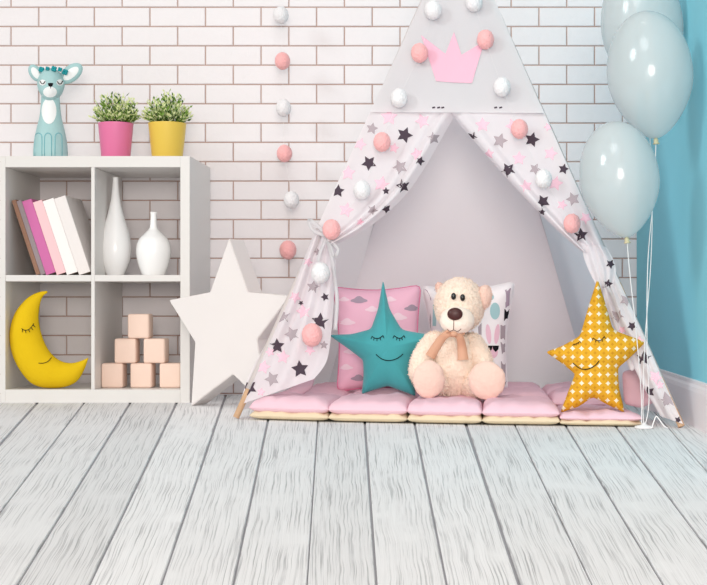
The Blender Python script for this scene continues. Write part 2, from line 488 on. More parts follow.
# ------------------------------------------------------------------ shelf unit
YF = 4.40; YB = YW-.004
def fx(x): return (x-VX)*YF/F
def fz(y): return H-(y-VY)*YF/F
X0, X1, X2, X3, X4, X5 = fx(0), fx(5.4), fx(91), fx(94.6), fx(180.3), fx(189.8)
Z0, Z1, Z2, Z3, Z4 = fz(389.5), fz(281.4), fz(275), fz(167.2), fz(156)
sh = empty('shelf_unit', ((X0+X5)/2, YF+.18, 0), 'white open cube shelf unit with four compartments against brick wall', 'shelf')
for nm, lo, hi in (('side_panel', (X0, YF, 0), (X1, YB, Z4)), ('side_panel', (X4, YF, 0), (X5, YB, Z4)),
                   ('top_panel', (X1, YF, Z3), (X4, YB, Z4)), ('base_panel', (X1, YF, 0), (X4, YB, Z0)),
                   ('divider', (X2, YF+.001, Z0), (X3, YB, Z3)), ('shelf_board', (X1, YF+.0015, Z1), (X2, YB, Z2)), ('shelf_board', (X3, YF+.0015, Z1), (X4, YB, Z2))):
    mb = MB(); box(mb, lo, hi, M['lacquer'], .0012); mb.build(nm, sh, smooth=False)

# books
def book(px, thick, h, dep, cover, page, label, lean=18.3, Y=4.445):
    x = (px-VX)*Y/F
    t = empty('book', (x, Y, Z2), label, 'book', 'books leaning in the shelf unit')
    R = Matrix.Translation(V((x, Y, Z2+.0004))) @ Matrix.Rotation(-math.radians(lean), 4, 'Y')
    c = .0016
    mb = MB(); box(mb, (0, 0, 0), (c, dep, h), cover, .0004, R, 1); box(mb, (thick-c, 0, 0), (thick, dep, h), cover, .0004, R, 1)
    box(mb, (c*.6, -.0004, 0), (thick-c*.6, c, h), cover, .0006, R, 1); mb.build('cover', t, smooth=False)
    mb = MB(); box(mb, (c, c, .003), (thick-c, dep-.004, h-.003), page, 0, R); mb.build('page_block', t, smooth=False)
    return t
ca = math.cos(math.radians(18.3)); pxm = F/4.445
specs = [(4.6, .246, 'b_brown', 'thin brown book, leftmost of the leaning books in the shelf unit'),
         (5.4, .244, 'b_grey', 'thin grey book between the brown and the magenta books in the shelf unit'),
         (10.6, .243, 'b_magenta', 'magenta book leaning in the upper left shelf compartment'),
         (10.2, .240, 'b_palepink', 'pale pink book between the magenta book and the white books'),
         (12.2, .244, 'b_white', 'white book next to the pale pink book in the shelf unit'),
         (12.6, .252, 'b_whitegrey', 'thick greyish white book, rightmost of the leaning books beside the divider')]
cx = 36.2
for w, h, c, lb in specs:
    th = w*ca/pxm
    book(cx, th-.0006, h, .2, M[c], M['b_page'], lb); cx += w
# vases
def vase(px, prof_px, Y, base_y, label):
    c = P(px, base_y, Y); k = Y/F; c.z = Z2+.0005
    zb = base_y
    pr = smooth_line([(w/2*k, (zb-y)*k) for w, y in prof_px], 50)
    pr = [(max(r, .001), z) for r, z in pr]
    top = pr[-1]; inner = [(top[0]*.7, top[1]-.001), (top[0]*.65, top[1]-.02), (.0005, top[1]-.022)]
    mb = MB(); lathe(mb, c, [(.001, pr[0][1]), *pr, *inner], M['ceramic'])
    return tag(mb.build('vase'), label, 'vase', 'white vases in the shelf unit')
vase(115.5, [(15, 276), (18, 274.5), (28, 262), (31.5, 249), (27, 233), (17, 217), (10, 202), (7, 190), (5.6, 181), (6, 177.5)], 4.55, 276, 'tall white bottle vase with long thin neck beside the divider')
vase(153.5, [(20, 276), (23, 274.5), (30, 265), (34.5, 252), (30, 241), (18, 234), (8.5, 229), (6.4, 222), (6, 216), (7, 212.5)], 4.51, 276, 'short white bottle vase with round belly, right of the taller one')
# blocks
def block(x0, y0, label, rz=0, Y=4.475):
    k = Y/F; s = 21.6*k; x = (x0-VX)*k+s/2
    o = V((x, Y+s/2, y0))
    mb = MB(); box(mb, (-s/2, -s/2, 0), (s/2, s/2, s*1.14), M['block'], .0065, Matrix.Translation(o) @ Matrix.Rotation(math.radians(rz), 4, 'Z'), 3)
    return tag(mb.build('toy_block', smooth=True), label, 'toy block', 'pale wooden blocks piled in the shelf unit'), s*1.14
_, hb = block(101, Z0+.0004, 'pale wooden toy block, left one of the bottom row by the divider')
block(130, Z0+.0004, 'pale wooden toy block, middle one of the bottom row')
block(159.2, Z0+.0004, 'pale wooden toy block, right one of the bottom row by the side panel')
block(114, Z0+hb+.0008, 'pale wooden toy block, left one of the pile\'s second row', 1)
block(143.3, Z0+hb+.0008, 'pale wooden toy block, right one of the pile\'s second row', -1)
block(127.3, Z0+2*hb+.0012, 'pale wooden toy block on top of the pile', .5)
# moon cushion
def moon():
    Y = 4.443; k = Y/F
    outer = [(47, 291.5), (38, 293), (27, 299), (16, 312), (10.5, 328), (10, 343), (13, 357), (20, 371), (30, 383), (41, 388), (54, 388.8), (66, 387.5), (77, 382), (84, 371), (88.3, 359.5)]
    inner = [(47.5, 293.5), (43, 297), (40.5, 303), (39, 311), (38.5, 319), (39.5, 327), (41.5, 335), (44, 342), (47.5, 349), (52, 355), (58, 360), (65, 363), (73, 363.5), (81, 361.5), (88, 358.5)]
    oo = smooth_line(outer, 56); ii = smooth_line(inner, 56)
    mb = MB(); vs = []; fs = []; S = 22
    dz = (Z0+.0006)-P(54, 389.2, Y).z
    for a, b in zip(oo, ii):
        A, B = P(a[0], a[1], Y), P(b[0], b[1], Y); c = (A+B)/2; h = (A-B)/2; d = min(h.length*.75, .038)
        for j in range(S):
            t = 2*PI*j/S; co = math.cos(t); si = math.sin(t)
            vs.append(c+h*co+V((0, d*si*abs(si)**.1, dz)))
    for i in range(len(oo)-1):
        for j in range(S):
            a = i*S+j; b = i*S+(j+1) % S; fs.append([a, b, b+S, a+S])
    fs += [list(range(S))[::-1], [(len(oo)-1)*S+j for j in range(S)]]
    mb.add(vs, fs, M['moon']); mb.bake()
    lid = smooth_line([(21.5, 328.5), (25, 330.3), (29.5, 329), (34, 323.5)], 12); w = .0011
    mb.stroke(lid, w, M['ink'])
    for (a, b) in (((22.5, 329), (22.3, 332.2)), ((25.5, 330), (26, 333.2)), ((28.5, 329.4), (30, 332.4)), ((31, 327.3), (33, 330)), ((33, 325), (35.4, 327.2))): mb.stroke([a, b], w, M['ink'])
    mb.stroke(smooth_line([(38.5, 363), (43, 363.2), (48, 361.4), (51.5, 357.6)], 12), w, M['ink'])
    tag(mb.build('moon_cushion'), 'yellow crescent moon cushion with sleeping face in the lower left compartment', 'cushion')
moon()

# fawn figurine
def fawn():
    Y = 4.55; k = Y/F; zt = Z4
    ybase = VY-(zt-H)*F/Y
    cx = 50.5; c = P(cx, ybase, Y)
    root = empty('fawn_figurine', c, 'pale teal fawn figurine with big ears on top of the shelf unit', 'figurine')
    pr = [(16.5, 160.5), (17, 156), (16.8, 148), (15.5, 138), (13.2, 127), (11, 118), (9.8, 109), (9.3, 101), (9, 96)]
    pr = smooth_line([(w*k, (ybase-y)*k) for w, y in pr], 30)
    mb = MB(); lathe(mb, c, [(.001, pr[0][1]), *pr, (.001, pr[-1][1]+.002)], M['deer'], 36, .85); mb.bake()
    mb.decal([(49+7.5*math.cos(a), 111+13*math.sin(a)) for a in [i*PI/10 for i in range(20)]], M['deerwhite'])
    for x in (38.5, 48, 58.5):
        mb.stroke([(x-3.5, 156), (x-3.5, 143)]+[(x-3.5*math.cos(a), 137-4*math.sin(a)) for a in (.2, .7, 1.2, 1.57, 1.9, 2.4, 2.9)]+[(x+3.5, 143), (x+3.5, 156)], .0016, M['deerline'], .0002)
    mb.build('body', root)
    hd = MB(); hc = P(51, 85, Y-.004)
    blob(hd, hc, (13.4*k, .042, 17*k), M['deer'], sub=4); 
    for i, p in enumerate(hd.v):                      # a narrower muzzle below
        t = max(0, (hc.z-p.z)/(17*k)); hd.v[i] = V((hc.x+(p.x-hc.x)*(1-.22*t), p.y-.012*t*(1 if p.y < hc.y else 0), p.z))
    hd.bake()
    hd.decal([(50+7*math.cos(a), 92+5.5*math.sin(a)) for a in [i*PI/8 for i in range(16)]], M['deerwhite'])
    hd.decal([(42.5+3.4*math.cos(a), 82.5+3*math.sin(a)) for a in [i*PI/6 for i in range(12)]], M['deerwhite'])
    hd.decal([(60+3.6*math.cos(a), 82.5+3.2*math.sin(a)) for a in [i*PI/6 for i in range(12)]], M['deerwhite'])
    hd.bake()
    hd.decal([(47.8, 83.2), (50.6, 82.8), (53.3, 83.2), (52.5, 85.8), (50.6, 87), (48.5, 85.8)], M['ink'])
    hd.stroke([(50.6, 86.5), (50.6, 88.5)], .0007, M['ink'])
    hd.stroke(smooth_line([(40, 81), (41.5, 83.4), (43.5, 83.6), (45, 81.2)], 8), .0013, M['ink'])
    hd.stroke(smooth_line([(57.4, 81.2), (59, 83.8), (61.2, 83.6), (62.6, 81)], 8), .0016, M['ink'])
    ho = hd.build('head', root)
    for sgn, (x0, y0), (x1, y1), w in ((-1, (40, 80), (31, 66), 6.2), (1, (62, 81), (80, 66), 8.2)):
        a, b = P(x0, y0, Y+.004), P(x1, y1, Y); mid = (a+b)/2; ang = math.atan2(b.x-a.x, b.z-a.z)
        e = MB(); blob(e, mid, (w*k, .014, (b-a).length/2*1.15), M['deer'], Matrix.Rotation(ang, 3, 'Y')); e.bake()
        mx, my = (x0+x1)/2, (y0+y1)/2; dx, dy = (x1-x0)/2, (y1-y0)/2; ln = math.hypot(dx, dy)
        e.decal([(mx+dx*.8*math.sin(t)+(-dy/ln)*w*.55*math.cos(t), my+dy*.8*math.sin(t)+(dx/ln)*w*.55*math.cos(t)) for t in [i*PI/8 for i in range(16)]], M['deerwhite'])
        o = e.build('ear', ho)
    for x, y, r in ((41.5, 69.5, 3), (54, 68.8, 3), (65, 72, 3.2), (47.5, 68.6, 2.2), (60, 69.5, 2.4)):
        f = MB(); p = P(x, y, Y-.03 if 45 < x < 62 else Y-.018)
        for j in range(4):
            a = j*PI/2+.5; blob(f, p+V((math.cos(a)*r*.5*k, 0, math.sin(a)*r*.5*k)), (r*.55*k, .006, r*.55*k), M['deerdark'], sub=2)
        f.build('flower', ho)
fawn()

# potted plants
def plant(cx, pot, topw, botw, label, seed):
    rnd = random.Random(seed); Y = 4.53; k = Y/F
    yb = VY-(Z4-H)*F/Y; c = P(cx, yb, Y); c.z = Z4
    root = empty('potted_plant', c, label, 'potted plant', 'potted plants on the shelf unit')
    ztop = (yb-123.5)*k; rt, rb = topw/2*k, botw/2*k
    pr = [(.001, .0004), (rb*.96, .0004), (rb, .003), (rt*.985, ztop-.004), (rt, ztop-.001), (rt*.99, ztop), (rt*.93, ztop-.001), (rt*.9, ztop-.012), (.001, ztop-.012)]
    mb = MB(); lathe(mb, c, pr, pot, 44); po = mb.build('pot', root)
    mb = MB(); lathe(mb, c, [(.001, ztop-.0115), (rt*.88, ztop-.0115), (rt*.6, ztop-.004), (.001, ztop-.002)], M['soil'], 24); mb.build('soil', po)
    mb = MB(); cc = c+V((0, 0, ztop-.004))
    for i in range(125):
        th = rnd.uniform(0, 2*PI); u = rnd.random()**.6; el = PI/2-u*1.25
        d = V((math.cos(el)*math.cos(th), math.cos(el)*math.sin(th)*.95, math.sin(el)))
        L = (20*k*(1-.1*u) + 11*k*math.sin(el)**2)*rnd.uniform(.78, 1.08)
        st = cc+V((d.x*rt*.55, d.y*rt*.55, 0)); tip = st+V((d.x*L*.82, d.y*L*.82, d.z*L))
        tube(mb, [st, st.lerp(tip, .5)+V((0, 0, .003)), tip], [.0009, .0007, .0004], M['leafc'], 4)
        for q in range(8):
            t = .3+.7*q/7; b = st.lerp(tip, t)
            a = rnd.uniform(0, 2*PI); dr = (V((math.cos(a), math.sin(a), rnd.uniform(0, 1.0)))+d*.9).normalized()
            ln = rnd.uniform(.012, .018); w = rnd.uniform(.0028, .0042); sd = dr.cross(V((rnd.uniform(-1, 1), rnd.uniform(-1, 1), .6))).normalized()
            nn = dr.cross(sd)*.0008
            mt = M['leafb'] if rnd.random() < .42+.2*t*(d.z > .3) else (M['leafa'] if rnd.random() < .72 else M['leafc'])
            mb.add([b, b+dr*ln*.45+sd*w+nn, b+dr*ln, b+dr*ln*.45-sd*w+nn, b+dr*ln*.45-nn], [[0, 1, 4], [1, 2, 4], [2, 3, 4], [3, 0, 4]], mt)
    mb.build('foliage', root, smooth=False)
plant(115.8, M['pinkpot'], 35, 28, 'bushy small-leaved plant in a pink pot on the shelf unit', 3)
plant(167.3, M['yelpot'], 38, 30, 'bushy small-leaved plant in a yellow pot on the shelf unit', 9)

# ------------------------------------------------------------------ big white star
def big_star():
    yaw = math.radians(22); n = V((-math.sin(yaw), -math.cos(yaw), 0)); p0 = G(191, 406)
    px = [(229, 238), (248, 292), (290, 296), (257, 339), (268, 0), (233, 374), (191, 405), (195, 342), (169, 300), (210, 292)]
    fr = []
    for x, y in px:
        if y == 0:
            q = on_plane(x, 400, p0, n); q.z = 0; fr.append(q)
        else: fr.append(on_plane(x, y, p0, n))
    fr[6].z = 0
    T = .085; bm = bmesh.new()
    a = [bm.verts.new(p) for p in fr]; b = [bm.verts.new(p-n*T) for p in fr]
    bm.faces.new(a); bm.faces.new(b[::-1])
    for i in range(10): bm.faces.new([a[i], b[i], b[(i+1) % 10], a[(i+1) % 10]])
    bmesh.ops.recalc_face_normals(bm, faces=bm.faces[:])
    bmesh.ops.bevel(bm, geom=bm.edges[:], offset=.0022, segments=2, affect='EDGES')
    bm.verts.index_update(); mb = MB(); mb.add([v.co.copy() for v in bm.verts], [[v.index for v in f.verts] for f in bm.faces], M['starwood']); bm.free()
    lo = min(v.z for v in mb.v)
    for i in range(len(mb.v)): mb.v[i].z -= lo-.0005
    tag(mb.build('star_ornament', smooth=False), 'large thick white star standing on the floor between shelf unit and tent', 'ornament')
big_star()

# ------------------------------------------------------------------ tent
BL = G(236, 419); BR = G(681.5, 428); AP = P(458, -73, 4.12)
KL = V((-.437, 4.66, 0)); KR = V((.452, 4.66, 0))
FN = (BR-BL).cross(AP-BL).normalized()
if FN.y > 0: FN = -FN
def T(x, y, off=0.0): return on_plane(x, y, BL+FN*off, FN)
tent = empty('play_tent', V((0, 4.1, 0)), 'white star-printed teepee play tent with tied-back door flaps and pink crown', 'play tent')
for a in (BL, BR, KL, KR):
    mb = MB(); d = (AP-a).normalized(); b = a+V((0, 0, .004)); tip = AP+d*.22
    tube(mb, [b+d*.0, b.lerp(tip, .5), tip], .0085, M['pole'], 12); mb.build('pole', tent)
for a in (BL, BR, KL, KR):                                           # white sleeves around the poles
    mb = MB(); d = (AP-a).normalized(); N = 26
    s0 = {0: .055, 1: .03}.get((BL, BR).index(a) if a in (BL, BR) else 2, .004)
    pts = [a.lerp(AP, s0+(.97-s0)*i/N) for i in range(N+1)]
    tube(mb, pts, [.0105+.001*noise.noise(V((i*.6, 3 if a is BL else 8, 0))) for i in range(N+1)], M['cloth'], 12); mb.build('pole_sleeve', tent)
def panel(a, b, name, mt, sag, zlo=.02, inward=None, lab=None):
    mb = MB(); nu, nv = 22, 26; vs = []; fs = []
    na = inward.normalized()
    for j in range(nv+1):
        t = j/nv*.97
        for i in range(nu+1):
            u = i/nu; q = a.lerp(b, u).lerp(AP, t)
            q = q+na*(sag*math.sin(PI*u)*(1-t)*(.6+.4*math.sin(PI*t)) + .004*(1-t)*math.sin(u*19+1)*math.sin(PI*u))
            q.z += zlo*(1-t)
            vs.append(q)
    for j in range(nv):
        for i in range(nu):
            k = j*(nu+1)+i; fs.append([k, k+1, k+nu+2, k+nu+1])
    mb.add(vs, fs, mt); o = mb.build(name, tent)
    if lab: o['label'] = lab
IB = V((0, -.022, 0))
panel(KL+IB, KR+IB, 'back_panel', M['back'], .02, .012, V((0, 1, .2)))
panel(BL, KL+IB+V((.012, 0, 0)), 'side_panel', M['inner'], .012, .02, V((-.3, 0, 0)), None)
panel(BR, KR+IB-V((.012, 0, 0)), 'side_panel', M['inner'], .012, .02, V((-1, 0, 0)), None)

def loft(mb, Lp, Rp, m, rows=40, cols=24, off=lambda s, t: .012):
    Ls, Rs = smooth_line(Lp, rows), smooth_line(Rp, rows); vs = []; fs = []
    for i in range(rows+1):
        t = i/rows
        for j in range(cols+1):
            s = j/cols; x = Ls[i][0]+(Rs[i][0]-Ls[i][0])*s; y = Ls[i][1]+(Rs[i][1]-Ls[i][1])*s
            vs.append(T(x, y, off(s, t)))
    for i in range(rows):
        for j in range(cols):
            k = i*(cols+1)+j; fs.append([k, k+1, k+cols+2, k+cols+1])
    mb.add(vs, fs, m)
# upper white front panel
mb = MB()
loft(mb, [(453, -66), (437, -33), (420.5, 3), (399, 50), (370, 112)], [(463, -66), (480, -33), (496, 3), (516.5, 50), (544, 113)], M['cloth'], 34, 30,
     lambda s, t: .026+.006*math.sin(s*9+t*4)*math.sin(PI*s)+.003*math.sin(t*14+s*5)*math.sin(PI*s))
mb.bake()
for x in (432, 437, 441): mb.decal([(x, 113-6), (x+3, 112.5-6), (x+3.3, 114-6), (x+.4, 114.6-6)], M['sdark'])
for x in (494, 499): mb.decal([(x, 113-6), (x+3, 112.5-6), (x+3.3, 114-6), (x+.4, 114.6-6)], M['sdark'])
fp = mb.build('front_panel', tent)
mb2 = MB(); mb2.v = mb.v[:]; mb2.f = mb.f[:]; mb2.bake()
cr = MB()
cp = [(421, 35), (445.5, 54), (454, 32), (461.5, 55), (484.5, 41), (472, 83), (453, 82.5), (436, 81)]
dense = []
for i in range(len(cp)):
    a, b = cp[i], cp[(i+1) % len(cp)]
    for k in range(4): dense.append((a[0]+(b[0]-a[0])*k/4, a[1]+(b[1]-a[1])*k/4))
def patch(dst, src, px, m, off, centre):
    vs = []; n = len(px); R = 6
    src_hit = src.hit
    vs.append(src_hit(*centre, off))
    for k in range(1, R+1):
        for p in px: vs.append(src_hit(centre[0]+(p[0]-centre[0])*k/R, centre[1]+(p[1]-centre[1])*k/R, off))
    fs = [[0, 1+j, 1+(j+1) % n] for j in range(n)]
    for k in range(R-1):
        for j in range(n): a = 1+k*n+j; b = 1+k*n+(j+1) % n; fs.append([a, a+n, b+n, b])
    dst.add(vs, fs, m)
patch(cr, mb2, dense, M['crown'], .003, (454, 68))
o = cr.build('crown_patch', fp); o['label'] = 'pink three-pointed crown sewn on the front'

SD, SG, SP = M['sdark'], M['sgrey'], M['spink']
def flap(left):
    mb = MB()
    if left:
        loft(mb, [(373, 105), (356.5, 142), (342, 173), (328, 203), (316.5, 229)], [(462, 107), (451, 122), (424, 169), (400, 201), (366, 229), (333, 246)], M['print'], 48, 40,
             lambda s, t: .013+.003*math.sin(s*6+t*3)+(.006+.016*t)*max(0, math.sin(PI*min(1, max(0, (s-.60)/.20))))*1.2+(.009+.018*t)*max(0, math.sin(PI*min(1, max(0, (s-.80)/.12))))-(.03*(1-.4*t))*max(0, (s-.92)/.08))
        loft(mb, [(316, 228), (301, 266), (288, 300), (268, 340), (251, 371), (239, 405)], [(335, 238), (336, 262), (334.5, 290), (332, 325), (327, 360), (314, 379)], M['print'], 44, 40,
             lambda s, t: .008+(.006+.010*t*(1-t)*3)*math.sin(s*17-.6)*math.exp(-t*.7)+.004*math.sin(s*8+t*5))
    else:
        loft(mb, [(445, 107), (457, 121), (488, 157), (521, 194), (553, 226), (581, 251)], [(541, 105), (559, 146), (576, 184), (591, 217), (608, 256)], M['print'], 48, 40,
             lambda s, t: .013+.003*math.sin(s*6+t*3)+(.004+.014*t)*max(0, math.sin(PI*min(1, max(0, (.24-s)/.18))))+.012*t**3*math.sin(s*16)-.02*max(0, (.05-s)/.05))
        # gathered knot of cloth
        loft(mb, [(581, 243), (584, 258), (591, 275), (597, 286)], [(606, 247), (613, 259), (616, 272), (612, 288)], M['print'], 20, 26,
             lambda s, t: .0135+.016*math.sin(PI*s)*math.sin(PI*t)**.7+.001+.003*math.sin(s*24+t*3))
        loft(mb, [(601, 284), (609, 315), (624, 344), (640, 380), (660, 416)], [(616, 274), (636, 318), (653.5, 358), (669, 393), (683, 424)], M['print'], 44, 34,
             lambda s, t: .0145-(.03+.04*t)*max(0, .62-s)+(.005)*math.sin(s*15+.8)*math.exp(-t*.5)*min(1, (1-s)*3)+.003*math.sin(t*9))
        loft(mb, [(596, 280), (591, 305), (586, 330), (584, 355), (588, 385)], [(604, 280), (602, 300), (600, 330), (606, 360), (614, 390)], M['print'], 30, 14,
             lambda s, t: -.012-.035*t+.006*math.sin(s*9))
        for L_, r_ in (([(604, 283), (610, 306), (620, 338), (632, 368)], .006), ([(609, 282), (621, 308), (636, 342), (650, 372)], .0055), ([(599, 283), (594, 304), (589, 332)], .005)):
            q_ = [T(x, y, .012-.03*i/20) for i, (x, y) in enumerate(smooth_line(L_, 20))]; tube(mb, q_, [r_*(.6+.6*i/20) for i in range(21)], M['print'], 10, True)
    mb.bake()
    A = [(404.6, 135, 7.5, SD), (369, 163, 7, SD), (400, 167, 7, SG), (433.6, 138, 6, SG), (338, 191, 6, SD), (403, 186, 6.5, SD), (372, 128.5, 5.5, SG), (422.5, 121, 7, SP), (389, 117, 8, SP), (417, 154, 6, SP), (381.5, 184, 7.5, SP),
         (346, 210, 7, SP), (348, 173, 7, SP), (360, 144, 6, SP), (420, 161, 4.5, SD), (386, 191, 3.5, SD), (386.6, 209, 4.5, SD), (372.5, 210, 5, SG), (436.6, 151.5, 4.5, SP), (394, 148, 5, SP), (360, 222, 4, SP),
         (291.5, 284, 6.5, SD), (283, 316, 7, SG), (292, 334, 7, SG), (277, 346, 7, SD), (320, 321.5, 8, SD), (300, 369, 8, SD), (272, 379, 7, SG), (249, 387.5, 7.5, SD), (303.5, 311.6, 7, SP), (283, 357, 6.5, SP),
         (263.5, 367, 6.5, SP), (313, 287, 6, SG), (310, 350, 5, SP), (301, 303, 2.5, SD), (295, 297, 6, SP), (308, 262, 4.5, SP), (325, 297, 4, SD), (318, 252, 3.5, SG), (270, 352, 4.5, SP), (324, 345, 4, SG), (261, 392, 4, SP)] if left else \
        [(532, 139.6, 7, SD), (500, 140.6, 7, SG), (508, 170, 7, SD), (508, 186, 4, SD), (543, 201.6, 6.5, SD), (529.5, 207, 5, SG), (535, 169, 5.5, SG), (573, 199, 6.5, SG), (581, 235, 6.5, SD), (563.6, 169, 5, SD), (472, 137, 5, SD),
         (482.5, 125, 7, SP), (550.6, 153.6, 6.5, SP), (519, 158.4, 6.5, SP), (555.5, 183.4, 7, SP), (526, 186, 6, SP), (513, 126, 7, SP), (489, 154, 5, SP), (586, 218, 6, SP), (542, 212, 3.5, SD), (562, 205, 5, SP), (548, 127, 4, SP),
         (610.5, 264, 4.5, SD), (608, 284, 4.5, SD), (617, 316, 6.5, SG), (632, 326, 4.5, SD), (626, 300, 6, SG), (588.5, 316, 5.5, SG), (588, 338, 5, SD), (644, 358, 7, SD), (667, 400, 8, SG), (649, 392, 5.5, SD), (655.5, 377, 7, SP), (639, 341, 5, SP), (678, 420, 3.5, SD), (622, 330, 4, SP), (660, 385, 4, SP), (595, 300, 3, SP)]
    for x, y, r, m in A: mb.star(x, y, r, m)
    o = mb.build('door_flap', tent)
    o['label'] = 'left star-printed flap with a knotted tie' if left else 'right star-printed flap gathered at its tie'
    return o
flap_l = flap(True); flap_r = flap(False)
# ties
def strip(mb, px, offs, w, m):
    L = smooth_line(px, 18); vs = []; fs = []
    for i, (x, y) in enumerate(L):
        t = i/18; off = offs[0]+(offs[1]-offs[0])*t
        dx, dy = (L[min(i+1, 18)][0]-L[max(i-1, 0)][0]), (L[min(i+1, 18)][1]-L[max(i-1, 0)][1]); l = math.hypot(dx, dy) or 1
        for s in (-1, 1): vs.append(T(x-dy/l*w*s, y+dx/l*w*s, off+.002*math.sin(t*9+s)))
    n = len(vs); vs += [v-FN*.0015 for v in vs]
    for i in range(18):
        a = 2*i; fs += [[a, a+1, a+3, a+2], [n+a, n+a+2, n+a+3, n+a+1], [a, a+2, n+a+2, n+a], [a+1, n+a+1, n+a+3, a+3]]
    fs += [[0, n, n+1, 1], [n-2, n-1, 2*n-1, 2*n-2]]
    mb.add(vs, fs, m)
mb = MB()
strip(mb, [(327, 236), (318, 226), (309, 220), (313, 230), (326, 236)], (.03, .034), 1.9, M['cloth'])
strip(mb, [(327, 236), (333, 243), (338, 250), (334, 256), (328, 238)], (.034, .03), 1.6, M['cloth'])
strip(mb, [(327, 236), (331, 255), (334, 275), (337, 300), (335, 330)], (.032, .02), 1.8, M['cloth'])
strip(mb, [(327, 236), (321, 250), (318, 262)], (.032, .026), 1.7, M['cloth'])
blob(mb, T(327, 236, .036), (.008, .007, .008), M['cloth'], sub=3)
o = mb.build('tie_ribbon', flap_l); o['label'] = 'white ribbon tied in a small bow'
mb = MB()
strip(mb, [(598, 280), (604, 282), (611, 280)], (.02, .018), 2.2, M['cloth'])
strip(mb, [(603, 281), (598, 292), (600, 308)], (.02, .008), 1.6, M['cloth'])
strip(mb, [(604, 281), (613, 297), (621, 318)], (.02, .01), 1.6, M['cloth'])
mb.build('tie_ribbon', flap_r)

# ------------------------------------------------------------------ floor mat
fr = [G(249, 420), G(328, 422.5), G(407, 424), G(482, 425.5), G(560, 426.5), G(643, 427.5)]
ROWS = [0, .27, .52, .76]
def gridpt(i, r):
    a = fr[i]; bx = -.40+.166*i; by = 4.42
    f = r/.76
    return V((a.x+(bx-a.x)*f**1.2*.9, a.y+(by-a.y)*f, 0))
mat_root = empty('floor_mattress', V((0, 4.0, 0)), 'pink quilted floor mattress with beige underside lying in the tent', 'mattress')
def pad_mesh(mb, c4, z0, h, m, seedv, e=4, N=18, rf=.3):
    c00, c10, c11, c01 = c4; vs = []; fs = []
    for side in (0, 1):
        for j in range(N+1):
            for i in range(N+1):
                u = math.sin(PI/2*(2*i/N-1)); v = math.sin(PI/2*(2*j/N-1)); a, b = (u+1)/2, (v+1)/2
                q = (c00*(1-a)+c10*a)*(1-b)+(c01*(1-a)+c11*a)*b
                s = (max(0, 1-abs(u)**e)*max(0, 1-abs(v)**e))**.5
                zz = z0+h*(rf+(1-rf)*s) if side == 0 else z0+h*rf*(1-s)
                wr = s**.5*(.007*noise.noise(V((q.x*28, q.y*14, seedv)))+.004*noise.noise(V((q.x*60, q.y*45, seedv+5))))+.0055*math.exp(-((1-abs(v))*5)**2)*s*math.sin(q.x*150+2*noise.noise(V((q.x*30, seedv, 0))))
                q = V((q.x, q.y, zz+wr if side == 0 else zz))
                vs.append(q)
    M1 = (N+1)**2
    for side in (0, 1):
        for j in range(N):
            for i in range(N):
                k = side*M1+j*(N+1)+i; f = [k, k+1, k+N+2, k+N+1]; fs.append(f if side == 0 else f[::-1])
    mb.add(vs, fs, m)
mb = MB()
for r in range(3):
    for i in range(5):
        pad_mesh(mb, [gridpt(i, ROWS[r]), gridpt(i+1, ROWS[r]), gridpt(i+1, ROWS[r+1]), gridpt(i, ROWS[r+1])], .0008, .028 if i < 4 else .02, M['padbase'], i+r*5, e=9, rf=.4)
o = mb.build('underside', mat_root); o['label'] = 'beige cotton underside'
for r in range(3):
    for i in range(5):
        mb = MB(); h = [.044, .044, .043, .041, .024][i] if r == 0 else .050
        c4 = [gridpt(i, ROWS[r]), gridpt(i+1, ROWS[r]), gridpt(i+1, ROWS[r+1]), gridpt(i, ROWS[r+1])]
        pad_mesh(mb, c4, .012 if i == 4 and r == 0 else .017, h, M['pad'], i*3.1+r*7.7, e=8 if r == 0 else 5, rf=.36); mb.build('pad', mat_root)
# the raised side pads leaning on the tent sides
def side_pad(px, Y0, dirn, thick, label=None):
    mb = MB()
    p0 = P(px[0][0], px[0][1], Y0); n = dirn
    puff(mb, px, p0, n, thick, .03, M['pad'], 8, 7, wr=.003); mb.build('pad', mat_root)
side_pad([(264, 399), (284, 391), (305, 381), (316, 375), (312, 388), (296, 399), (275, 404)], 3.86, V((.35, -.9, .25)), .012)
side_pad([(622, 372), (636, 368), (652, 384), (656, 402), (640, 408), (624, 404)], 3.70, V((-.4, -.9, .2)), .014)

# ------------------------------------------------------------------ pillows
def lean_plane(x, y, Y, lean): return P(x, y, Y), V((0, -math.cos(lean), math.sin(lean)))
def cloud(mb, x, y, s, m):
    pts = []
    for k in range(24):
        a = 2*PI*k/24; r = 1+.16*math.cos(4*a)
        pts.append((x+s*1.25*r*math.cos(a), y-(s*.72*r*math.sin(a) if math.sin(a) > 0 else s*.35*math.sin(a))))
    mb.decal(pts, m)
def edge_curve(c, bow=3.0):
    """pillow outline with dog-eared corners"""
    out = []
    cx = sum(p[0] for p in c)/4; cy = sum(p[1] for p in c)/4
    for i in range(4):
        a, b = c[i], c[(i+1) % 4]
        for k in range(10):
            t = k/10; x = a[0]+(b[0]-a[0])*t; y = a[1]+(b[1]-a[1])*t
            mx, my = (a[0]+b[0])/2, (a[1]+b[1])/2; l = math.hypot(cx-mx, cy-my)
            s = bow*math.sin(PI*t); out.append((x+(cx-mx)/l*s, y+(cy-my)/l*s))
    return out
p0, n = lean_plane(378, 391, 4.03, .16)
mb = MB(); root = empty('pillow', p0, 'pink square pillow with cloud print behind the teal star cushion', 'pillow')
rim = puff(mb, edge_curve([(333, 287), (421, 285), (422, 391), (337, 391.5)], 4.5), p0, n, .05, .085, M['pillow'], 2, 12, centre=(379, 340), wr=.004)
mb.bake()
